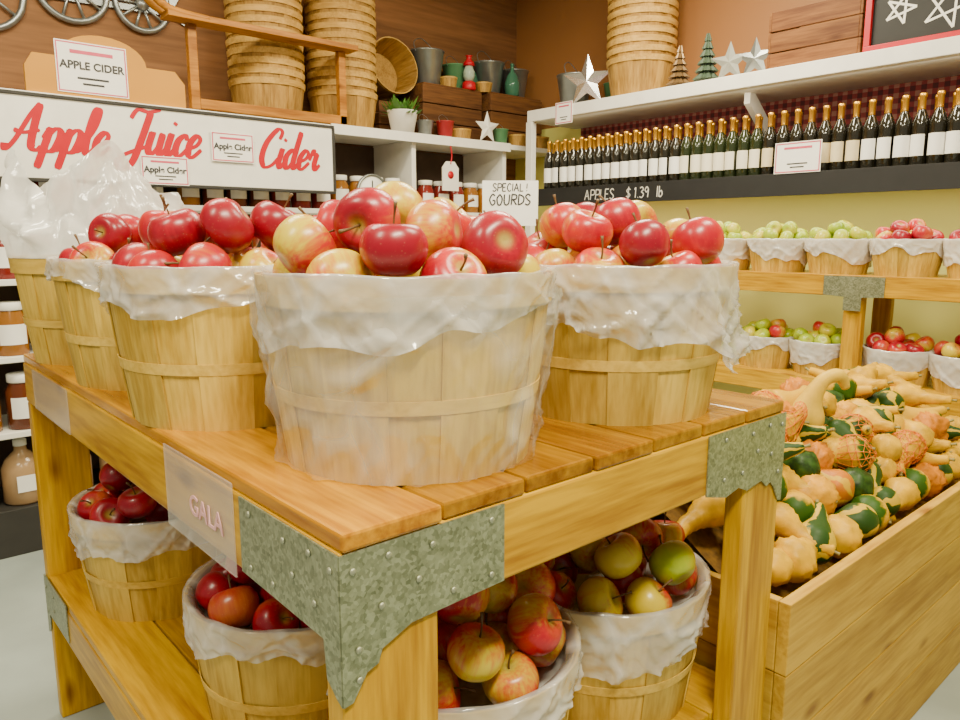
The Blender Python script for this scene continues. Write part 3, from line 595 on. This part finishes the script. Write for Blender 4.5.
# ------------------------------------------------------------ bottle shelf unit
U=empty('wall_shelf',(3.52,2.0,FZ)); meta(U,'white-trimmed wall shelving with dark bottle shelf and chalkboard strip','shelf')
box('top_shelf',(3.30,.3,2.10),(3.745,3.30,2.165),whiteP,U)
box('bottle_shelf',(3.31,.3,1.665),(3.745,3.25,1.70),darkP,U)
box('chalkboard_strip',(3.295,.3,1.60),(3.309,3.25,1.70),blackP,U,.001)
box('post',(3.295,3.255,FZ),(3.335,3.305,2.099),whiteP,U)
for y in (1.95,.7):
    me=extrude_poly('brace',[(0,.13),(.04,.13),(.30,.32),(.30,.37),(.25,.37),(0,.18)],.03,whiteP)
    put('brace',me,wloc((3.73,y,1.73),U),(0,0,math.pi),1,U)
for wd_,yc in (('APPLES',2.72),('$ 1.39',2.46),('lb',2.32)):
    put('chalk_lettering',stroke_mesh('chalk_lettering',wd_,HW,.054,chalk,.05,whand,5,True),wloc((3.294,yc,1.622),U),(0,0,-math.pi/2),1,U)
gp=box('gingham_panel',(3.737,.3,1.701),(3.749,3.25,2.099),gingham(),bev=0); meta(gp,'red and dark checked cloth backing panel behind the bottles','backing panel')
def bottle_proto(body,lab):
    P=[(.036,0),(.039,.004),(.039,.17),(.037,.19),(.026,.215),(.016,.235),(.0145,.285),(.0165,.287),(.0165,.297),(.014,.30)]
    b_=lathe('bottle_glass',P,body,18); c_=lathe('foil_capsule',[(.0172,.225),(.0160,.24),(.0158,.284),(.0178,.286),(.0178,.300),(.012,.303)],gold,16)
    v=[];f=[];n=12
    for z in (.04,.13):
        for k in range(n+1): a=math.pi+(-1.2+2.4*k/n); v.append((.0398*math.cos(a),.0398*math.sin(a),z))
    for k in range(n): f.append((k,k+1,k+n+2,k+n+1))
    return b_,c_,mesh('bottle_label',v,f,lab,True)
BP=[bottle_proto(glassGreen,labelM),bottle_proto(glassDark,paper),bottle_proto(glassDark,labelB)]
for rowx,st in ((3.36,.50),(3.435,.531)):
    y=st
    while y<3.2:
        p=BP[[0,1,1,2][int(y*2.2)%4]]
        o=put('bottle',p[0],(rowx,y,1.70),(0,0,rnd.uniform(-.3,.3)),(.79,.79,.93))
        meta(o,'dark glass cider bottle with gold foil neck and pale label','bottle','bottles on the wall shelf')
        put('foil_capsule',p[1],parent=o); put('bottle_label',p[2],parent=o); y+=.0635
def tag(x,y,z,w,h,rot,lines,label):
    o=empty('price_card',(x,y,z),rot); meta(o,label,'sign')
    put('card',boxes_mesh('card',[((-w/2,-.0015,-h/2),(w/2,.0015,h/2))],paper),parent=o)
    e=.004;t=.0045
    bd=boxes_mesh('border',[((-w/2+e,-.0025,h/2-e-t),(w/2-e,-.0016,h/2-e)),((-w/2+e,-.0025,-h/2+e),(w/2-e,-.0016,-h/2+e+t)),((-w/2+e,-.0025,-h/2+e+t),(-w/2+e+t,-.0016,h/2-e-t)),((w/2-e-t,-.0025,-h/2+e+t),(w/2-e,-.0016,h/2-e-t))],pink)
    put('border',bd,parent=o)
    put('rule_lines',boxes_mesh('rule_lines',[((-w*.30,-.0025,h*.27),(w*.30,-.0016,h*.34))],pink),parent=o)
    put('rule_lines',boxes_mesh('rule_lines',[((-w*.22,-.0025,-h*.22),(w*.22,-.0016,-h*.18)),((-w*.15,-.0025,-h*.33),(w*.15,-.0016,-h*.29))],ink),parent=o)
    for s,size,dz,mt in lines:
        cu=text('lettering',s,size,(0,0,0),RB,mt,None,bold=.001); cu.parent=o; cu.location=(0,-.003,dz)
    return o
ZR=(0,0,-math.pi/2)
tag(3.293,1.60,1.765,.21,.135,ZR,[],'white price card standing on the bottle shelf edge')
tag(3.2980,3.0,2.12,.13,.12,ZR,[],'small white card on the top shelf edge')
# ------------------------------------------------------------ back wall: sign and shelves
S=empty('shelf_unit',(1.7,3.64,FZ)); meta(S,'tall white shelving unit along the back wall','shelf')
box('top_shelf',(-.2,3.43,1.95),(3.28,3.85,1.98),whiteP,S)
box('corner_shelf',(3.281,3.43,1.95),(3.745,3.85,1.98),whiteP,S)
box('trim_board',(2.02,3.42,1.935),(3.28,3.429,1.985),whiteP,S,.001)
for z in (1.56,1.25,.94,.63):
    box('shelf_board',(-.2,3.45,z-.025),(3.25,3.85,z),whiteP,S)
box('base_plinth',(-.2,3.47,FZ),(3.25,3.85,.30),darkP,S)
for x in (-.2,1.15,2.55,3.25):
    box('upright',(x,3.46,.301),(x+.03,3.85,1.949),whiteP,S)
box('back_panel',(-.17,3.84,.31),(3.25,3.855,1.94),plain('unit_back',(.07,.04,.025),.7),S,0)
SG=empty('store_sign',(1.17,3.39,1.80)); meta(SG,'white sign with red script lettering reading Apple Juice Cider','sign')
box('panel',(.30,3.385,1.645),(2.00,3.429,1.955),whiteP,SG,.002)
boxes('frame',[((.29,3.378,1.955),(2.01,3.428,1.967)),((.29,3.378,1.633),(2.01,3.428,1.645)),((2.0,3.378,1.645),(2.012,3.428,1.955))],darkP,SG,.001)
for w_,x_,z_,s_ in (('Apple',.57,1.75,.088),('Juice',.99,1.765,.092),('Cider',1.60,1.745,.088)):
    put('script_lettering',stroke_mesh('script_lettering',w_,GL,s_,redP,.30,wscript,12),wloc((x_,3.3835,z_),SG),parent=SG)
tag(1.165,3.3765,1.70,.20,.12,(0,0,0),[('Apple Cider',.036,.002,ink)],'white price card reading Apple Cider on the big sign')
tag(1.475,3.3765,1.82,.20,.13,(0,0,0),[('Apple Cider',.036,.002,ink)],'white price card reading Apple Cider on the big sign')
arch=[(0,0),(0,.10),(.03,.15),(.10,.15)]+[(.12+.17*(1-math.cos(math.pi*i/14)),.15+.10*math.sin(math.pi*i/14)) for i in range(15)]+[(.50,.15),(.58,.15),(.62,.10),(.62,0)]
o=put('arched_board',extrude_poly('arched_board',arch,.02,tan),(.68,3.45,1.982)); meta(o,'tan arched wooden header board standing above the sign','sign board')
tag(.925,3.448,2.095,.27,.20,(0,0,0),[('APPLE CIDER',.042,.008,ink)],'white price card reading Apple Cider on the arched board')
Bn=empty('wooden_bench',(1.7,3.43,1.98)); meta(Bn,'small rustic wooden sled-like bench with curved runners on the top shelf','bench')
box('seat',(1.22,3.37,2.345),(2.16,3.475,2.372),benchX,Bn)
box('stretcher',(1.36,3.43,1.985),(2.12,3.455,2.03),benchX,Bn)
for x in (1.32,2.08): box('leg',(x,3.43,1.981),(x+.04,3.465,2.344),benchX,Bn)
for y in (3.385,3.46):
    put('arm',tube('arm',[(1.40-1.7,y-3.43,.38),(1.22-1.7,y-3.43,.40),(1.13-1.7,y-3.43,.50),(1.15-1.7,y-3.43,.62)],[.016,.018,.017,.014],benchX,8,5),parent=Bn)
oldBody=slat_body('basket_body',.15,.18,.20,24,oldBasketM,4); oldRim=hoop('rim_hoop',.18,.184,.172,.20,.006,oldRimM,48)
def stack(x,y,z,n,dz=.047):
    for i in range(n):
        o=empty('empty_basket',(x+rnd.uniform(-.003,.003),y,z+i*dz),(0,0,rnd.uniform(0,6))); meta(o,'empty tan splint basket nested in a tall stack','basket','stacked empty baskets')
        put('basket_body',oldBody,parent=o); put('rim_hoop',oldRim,parent=o)
stack(1.80,3.667,1.981,12); stack(2.24,3.667,1.981,12); stack(3.50,2.62,2.166,13)
def crate(x0,y0,z0,x1,y1,z1,label,mat=brownX):
    c=empty('wooden_crate',((x0+x1)/2,(y0+y1)/2,z0)); meta(c,label,'crate')
    h=(z1-z0); n=3; t=.012
    for nm,a,b in (('front_slats',(x0,y0),(x1,y0+t)),('back_slats',(x0,y1-t),(x1,y1)),('side_slats',(x0,y0+t),(x0+t,y1-t)),('side_slats',(x1-t,y0+t),(x1,y1-t))):
        boxes(nm,[((a[0],a[1],z0+h*i/n+.003),(b[0],b[1],z0+h*(i+1)/n-.003)) for i in range(n)],mat,c,.002,[.0,.3,.1])
    box('base',(x0+t,y0+t,z0+.001),(x1-t,y1-t,z0+.012),mat,c,0)
    return c
def lidboard(x0,y0,z,x1,y1):
    o=box('plank_lid',(x0,y0,z),(x1,y1,z+.0095),brownX,None,0); meta(o,'brown plank laid across a crate','plank')
crate(2.74,3.60,1.981,3.20,3.84,2.30,'rough brown wooden crate on the back shelf'); lidboard(2.75,3.605,2.2985,3.19,3.835)
crate(2.46,3.64,1.981,2.71,3.84,2.18,'small brown wooden crate on the back shelf')
crate(3.24,3.56,1.981,3.70,3.84,2.30,'rough brown wooden crate in the shelf corner'); lidboard(3.25,3.565,2.2985,3.69,3.835)
crate(3.42,1.42,2.166,3.70,1.84,2.44,'brown wooden crate on the top wall shelf',wood('crate_y',1,(.11,.035,.01),(.25,.10,.025),.6))
bucketP=[(.055,0),(.058,.004),(.08,.15),(.084,.152),(.084,.158),(.077,.156),(.056,.008),(.001,.006)]
redTin=plain('red_tin',(.35,.015,.02),.4)
bk=lathe('bucket_shell',bucketP,tin,28,capt=False); bk2=lathe('bucket_shell',bucketP,greenTin,28,capt=False); bk3=lathe('bucket_shell',bucketP,redTin,28,capt=False)
hd=tube('bail_handle',[(-.083,0,.145),(-.07,.02,.19),(0,.03,.22),(.07,.02,.19),(.083,0,.145)],[.002]*5,tin,6,4)
def bucket(x,y,z,me,lab,sc=1):
    o=empty('metal_bucket',(x,y,z),(0,0,.3),sc); meta(o,lab,'bucket'); put('bucket_shell',me,parent=o); put('bail_handle',hd,parent=o)
zc=2.3085
bucket(2.87,3.73,zc,bk,'grey galvanized bucket on a crate',1.3); bucket(3.10,3.74,zc,bk2,'green metal bucket on a crate',1.0)
bucket(3.36,3.72,zc,bk,'grey galvanized bucket in the shelf corner',1.3); bucket(3.59,3.72,zc,bk,'grey galvanized bucket in the shelf corner',1.2)
bucket(3.52,3.12,2.166,bk,'grey galvanized bucket on the top wall shelf',1.3); bucket(3.64,2.90,2.166,bk2,'green metal bucket on the top wall shelf',.9)
bucket(2.70,3.53,1.981,bk,'small grey metal pail on the back shelf',.6); bucket(2.84,3.52,1.981,bk3,'small red metal pail on the back shelf',.65); bucket(3.27,3.50,1.981,bk2,'small green metal pail on the back shelf',.6)
smallOld=[(2.96,3.52,.34,0),(3.42,3.50,.36,0),(3.60,3.49,.36,0),(3.25,3.64,.30,1),(2.98,3.66,.30,1)]
for x,y,s_,up in smallOld:
    o=empty('little_basket',(x,y,zc if up else 1.981),(0,0,.4),s_); meta(o,'little tan splint basket among the shelf ornaments','basket'); put('basket_body',oldBody,parent=o); put('rim_hoop',oldRim,parent=o)
gg=lathe('bottle_body',[(.03,0),(.045,.01),(.05,.08),(.035,.13),(.012,.16),(.012,.20),(.016,.205)],plain('green_glass',(.05,.16,.10),.08),20)
for x,y,z in ((3.48,3.62,zc),(3.23,3.74,zc)):
    o=put('glass_bottle',gg,(x,y,z)); meta(o,'small green glass decorative bottle on a crate','bottle')
o=empty('wicker_basket',(2.60,3.845,2.36),(math.radians(80),0,0),.85); meta(o,'round tan basket hung on its side against the wall','basket'); put('basket_body',oldBody,parent=o); put('rim_hoop',oldRim,parent=o)
o=empty('red_lantern',(3.12,3.63,zc)); meta(o,'small red lantern with glass chimney on a crate','lantern'); o.scale=(.8,.8,.9)
put('lantern_base',lathe('lantern_base',[(.05,0),(.055,.01),(.05,.05),(.03,.06)],redP,20),parent=o)
put('chimney',lathe('chimney',[(.03,.06),(.045,.09),(.045,.12),(.028,.16)],plain('lantern_glass',(.4,.5,.4),.1),20),parent=o)
put('lantern_top',lathe('lantern_top',[(.045,.16),(.04,.18),(.02,.20),(.02,.22),(.03,.225)],redP,20),parent=o)
def star(name,x,y,z,r,rot,mat,lab,t=.03):
    v=[(0,-t/2,0),(0,t/2,0)];f=[]
    for i in range(10): a=math.pi/2+i*math.pi/5; q=r if i%2==0 else r*.42; v.append((q*math.cos(a),0,q*math.sin(a)))
    for i in range(10): a=2+i;b=2+(i+1)%10; f+= [(0,b,a),(1,a,b)]
    o=put(name,mesh(name,v,f,mat),(x,y,z+r*.81),rot); meta(o,lab,'star decoration')
star('metal_star',3.12,3.46,1.987,.10,(0,0,0),whiteP,'white painted metal star on the back shelf')
star('metal_star',3.38,2.90,2.167,.15,(0,0,-1.2),silver,'shiny silver metal star on the top shelf')
star('metal_star',3.40,2.02,2.167,.10,(0,0,-1.4),plain('grey_paint',(.25,.25,.22),.5),'small grey metal star on the top shelf')
star('metal_star',3.42,1.90,2.167,.10,(0,0,-1.4),tin,'small tin star on the top shelf')
def tree(x,y,z,h,mat,lab):
    prof=[(.012,0),(.012,.03)]
    n=6
    for i in range(n):
        b0=.03+(h-.03)*i/n; r=.055*(1-i/n)+.008; prof+=[(r,b0),(r*.45,b0+(h-.03)/n)]
    prof.append((.001,h))
    o=put('bottle_brush_tree',lathe('bottle_brush_tree',prof,mat,22,False,lob=lambda a,s:.12*math.cos(11*a)),(x,y,z)); meta(o,lab,'decorative tree')
tree(3.44,2.33,2.166,.22,plain('tree_copper',(.20,.12,.05),.4,.4),'small copper-coloured decorative tree on the top shelf')
tree(3.44,2.17,2.166,.25,plain('tree_green',(.05,.08,.05),.6),'small dark green decorative tree on the top shelf')
F=empty('framed_board',(3.36,1.13,2.166),(0,0,0)); meta(F,'red-framed black board with line-drawn white stars on the shelf','framed picture')
box('board',(3.362,.92,2.19),(3.372,1.36,2.47),blackP,F,0)
boxes('frame',[((3.345,.90,2.167),(3.375,1.38,2.195)),((3.345,.90,2.465),(3.375,1.38,2.493)),((3.345,.90,2.195),(3.375,.925,2.465)),((3.345,1.355,2.195),(3.375,1.38,2.465))],redP,F,.002)
for (y,z,r) in ((1.25,2.32,.06),(1.08,2.30,.09)):
    v=[];f=[]; tips=[(r*math.cos(math.pi/2+i*2*math.pi/5),r*math.sin(math.pi/2+i*2*math.pi/5)) for i in range(5)]
    for i in range(5):
        a=tips[i]; c=tips[(i+2)%5]; dx,dz=c[0]-a[0],c[1]-a[1]; l=math.hypot(dx,dz); nx_,nz_=-dz/l*.0045,dx/l*.0045; n0=len(v)
        for (px,pz) in ((a[0]+nx_,a[1]+nz_),(a[0]-nx_,a[1]-nz_),(c[0]-nx_,c[1]-nz_),(c[0]+nx_,c[1]+nz_)): v.append((-.0001*i,px,pz))
        f.append((n0,n0+1,n0+2,n0+3))
    put('painted_star',mesh('painted_star',v,f,whiteP),wloc((3.3605,y,z),F),(math.radians(20),0,0),1,F)
Pp=empty('potted_plant',(2.52,3.50,1.98)); meta(Pp,'small green plant in a white metal pot on the back shelf','potted plant')
put('pot',lathe('pot',[(.06,0),(.085,.12),(.088,.125),(.08,.125),(.07,.10),(.001,.10)],whiteP,24,capt=False),parent=Pp)
v=[];f=[]
for i in range(160):
    a=rnd.uniform(0,6.28); e=rnd.uniform(.1,1.2); l=rnd.uniform(.06,.13); base=Vector((rnd.uniform(-.05,.05),rnd.uniform(-.05,.05),.10)); d=Vector((math.cos(a)*math.cos(e),math.sin(a)*math.cos(e),math.sin(e))); s_=d.cross(Vector((0,0,1))).normalized()*.012; n0=len(v)
    v+=[base,base+d*l*.6+s_,base+d*l,base+d*l*.6-s_]; f.append((n0,n0+1,n0+2,n0+3))
put('foliage',mesh('foliage',v,f,leafM),parent=Pp)
W=empty('wagon_ornament',(.9,3.845,2.45)); meta(W,'dark grey metal wagon silhouette with spoked wheels hung on the wall','wall ornament')
def wheel(x,z,r):
    o=put('wagon_wheel',tube('wagon_wheel',[(r*math.cos(a*math.pi/8),0,r*math.sin(a*math.pi/8)) for a in range(17)],[.014]*17,tin,8,2),wloc((x,3.840,z),W),parent=W)
    for k in range(10):
        a=k*math.pi/5; put('spoke',tube('spoke',[(0.01*math.cos(a),0,.01*math.sin(a)),(r*math.cos(a),0,r*math.sin(a))],[.007,.007],tin,6,2),parent=o)
    put('hub',lathe('hub',[(.03,-.012),(.03,.012)],tin,16),(0,0,0),(math.pi/2,0,0),1,o)
wheel(.62,2.44,.16); wheel(.97,2.52,.15); wheel(1.27,2.50,.12)
put('wagon_body',extrude_poly('wagon_body',[(-.62,.12),(-.10,.06),(.20,.10),(.52,.06),(.60,.20),(.45,.30),(-.60,.30)],.006,tin),(0,0,0),parent=W)
put('wagon_shaft',extrude_poly('wagon_shaft',[(-.60,-.02),(.50,.02),(.62,-.04),(.62,-.02),(.50,.045),(-.60,.01)],.006,tin),(0,0,0),parent=W)
jarB=[lathe('jar_body',[(.036,0),(.04,.004),(.04,.10),(.03,.12),(.03,.125)],plain('jar_'+n,c,.12),18) for n,c in (('brown',(.12,.03,.01)),('red',(.2,.02,.015)),('amber',(.28,.11,.015)))]
lid=lathe('lid',[(.033,.122),(.034,.124),(.034,.142),(.031,.144)],whiteP,18)
v=[];f=[]
for z in (.03,.085):
    for k in range(9): a=-math.pi/2-.9+1.8*k/8; v.append((.0408*math.cos(a),.0408*math.sin(a),z))
for k in range(8): f.append((k,k+1,k+10,k+9))
jl=mesh('jar_label',v,f,paper,True)
def jar(x,y,z,k,sc=1):
    o=put('preserve_jar',jarB[k],(x,y,z),(0,0,0),sc); meta(o,'glass jar of preserves with white label on the shelving','jar','jars on the back shelving'); put('lid',lid,parent=o); put('jar_label',jl,parent=o)
for z,sc in ((1.56,1.25),(1.25,1.5),(.94,1.5),(.63,1.6)):
    x=.28
    lim=3.2 if z>1.5 else 1.1
    while x<lim:
        if not (1.10<x<1.23 or 2.5<x<2.63): jar(x,3.53,z,int(z*7+x*3)%3,sc)
        x+=.115*sc/1.25
jug=lathe('jug_body',[(.07,0),(.078,.01),(.078,.15),(.06,.19),(.025,.225),(.022,.25)],plain('cider_jug',(.38,.24,.12),.2,var=.1),22)
jcap=lathe('cap',[(.026,.245),(.026,.27),(.02,.272)],whiteP,16)
for x in (.36,.55,.74,.93):
    o=put('cider_jug',jug,(x,3.57,.301)); meta(o,'plastic cider jug with white label on the bottom shelf','jug','cider jugs on the bottom shelf'); put('cap',jcap,parent=o)
    put('jug_label',boxes_mesh('jug_label',[((-.035,-.0805,.06),(.035,-.079,.13))],paper),parent=o)
o=empty('round_dial',(2.27,3.448,1.655)); meta(o,'round white metal dial plate standing on the shelf','clock'); put('face',lathe('face',[(.085,0),(.085,.008)],whiteP,32),rot=(math.pi/2,0,0),parent=o); put('rim',lathe('rim',[(.085,-.002),(.095,-.002),(.095,.014),(.085,.014),(.085,-.002)],tin,32,capb=False,capt=False),rot=(math.pi/2,0,0),parent=o)
put('dial_hand',boxes_mesh('dial_hand',[((-.003,-.011,0),(.003,-.009,.06)),((0,-.011,-.003),(.045,-.009,.003))],ink),parent=o)
tg=[(-.06,-.08),(.06,-.08),(.06,.05),(.03,.085),(-.03,.085),(-.06,.05)]
o=put('hanging_tag',extrude_poly('hanging_tag',tg,.006,whiteP),(2.79,3.41,1.76)); meta(o,'white wooden gift-tag shaped ornament hanging from the shelf','ornament')
put('ribbon',tube('ribbon',[(0,0,.07),(.01,0,.12),(0,0,.17)],[.004]*3,redP,6,3),parent=o)
put('red_heart',lathe('red_heart',[(.022,0),(.022,.002)],redP,16),(0,-.001,.01),(math.pi/2,0,0),1,o)
G=empty('sign_stand',(2.545,2.655,FZ)); meta(G,'handwritten white sign on a thin post reading SPECIAL GOURDS','sign')
G.rotation_euler=(0,0,math.radians(-42))
gz=-FZ-.02
put('post',boxes_mesh('post',[((-.012,.004,.02),(.012,.024,1.66+gz))],brownX),parent=G)
put('base',boxes_mesh('base',[((-.15,-.15,0),(.15,.15,.02))],brownX),parent=G)
put('card',boxes_mesh('card',[((-.135,-.003,1.49+gz),(.135,.003,1.705+gz))],paper),parent=G)
put('lettering',stroke_mesh('lettering','SPECIAL !',HW,.036,ink,.05,lambda d,i,n:.07,5,True),(0,-.004,1.655+gz),parent=G)
put('lettering',stroke_mesh('lettering','GOURDS',HW,.050,ink,.05,lambda d,i,n:.07,5,True),(0,-.004,1.59+gz),parent=G)
# ------------------------------------------------------------ lights, world, camera
w=D.worlds.new('World'); bpy.context.scene.world=w; w.use_nodes=True
w.node_tree.nodes['Background'].inputs[0].default_value=(1,.93,.74,1); w.node_tree.nodes['Background'].inputs[1].default_value=.36
def area(x,y,z,sx_,sy_,p,col=(1,.90,.64),rot=(0,0,0),nm='ceiling_light'):
    l=D.lights.new(nm,'AREA'); l.shape='RECTANGLE'; l.size=sx_; l.size_y=sy_; l.energy=p; l.color=col
    o=D.objects.new(nm,l); link(o); o.location=(x,y,z); o.rotation_euler=rot
area(.1,-.4,3.05,1.0,.3,124); area(1.9,.2,3.05,1.0,.3,58); area(.6,2.4,3.05,1.2,.3,68); area(2.4,1.9,3.05,1.2,.3,92); area(-1.2,1.0,3.05,1.0,.3,60)
area(3.40,1.8,1.655,.12,2.6,9,nm='shelf_fill_light'); area(3.33,1.8,2.09,.04,2.6,4,nm='shelf_fill_light',rot=(0,-.5,0))  # added fill strips: lower one brightens wall and apples, upper one the bottles
cam=D.cameras.new('camera'); co=D.objects.new('camera',cam); link(co); cam.sensor_width=36; cam.lens=27.75; cam.clip_start=.01
co.location=(0,0,1.42); co.rotation_euler=(math.radians(90-9.5),0,math.radians(-41.5))
bpy.context.scene.camera=co
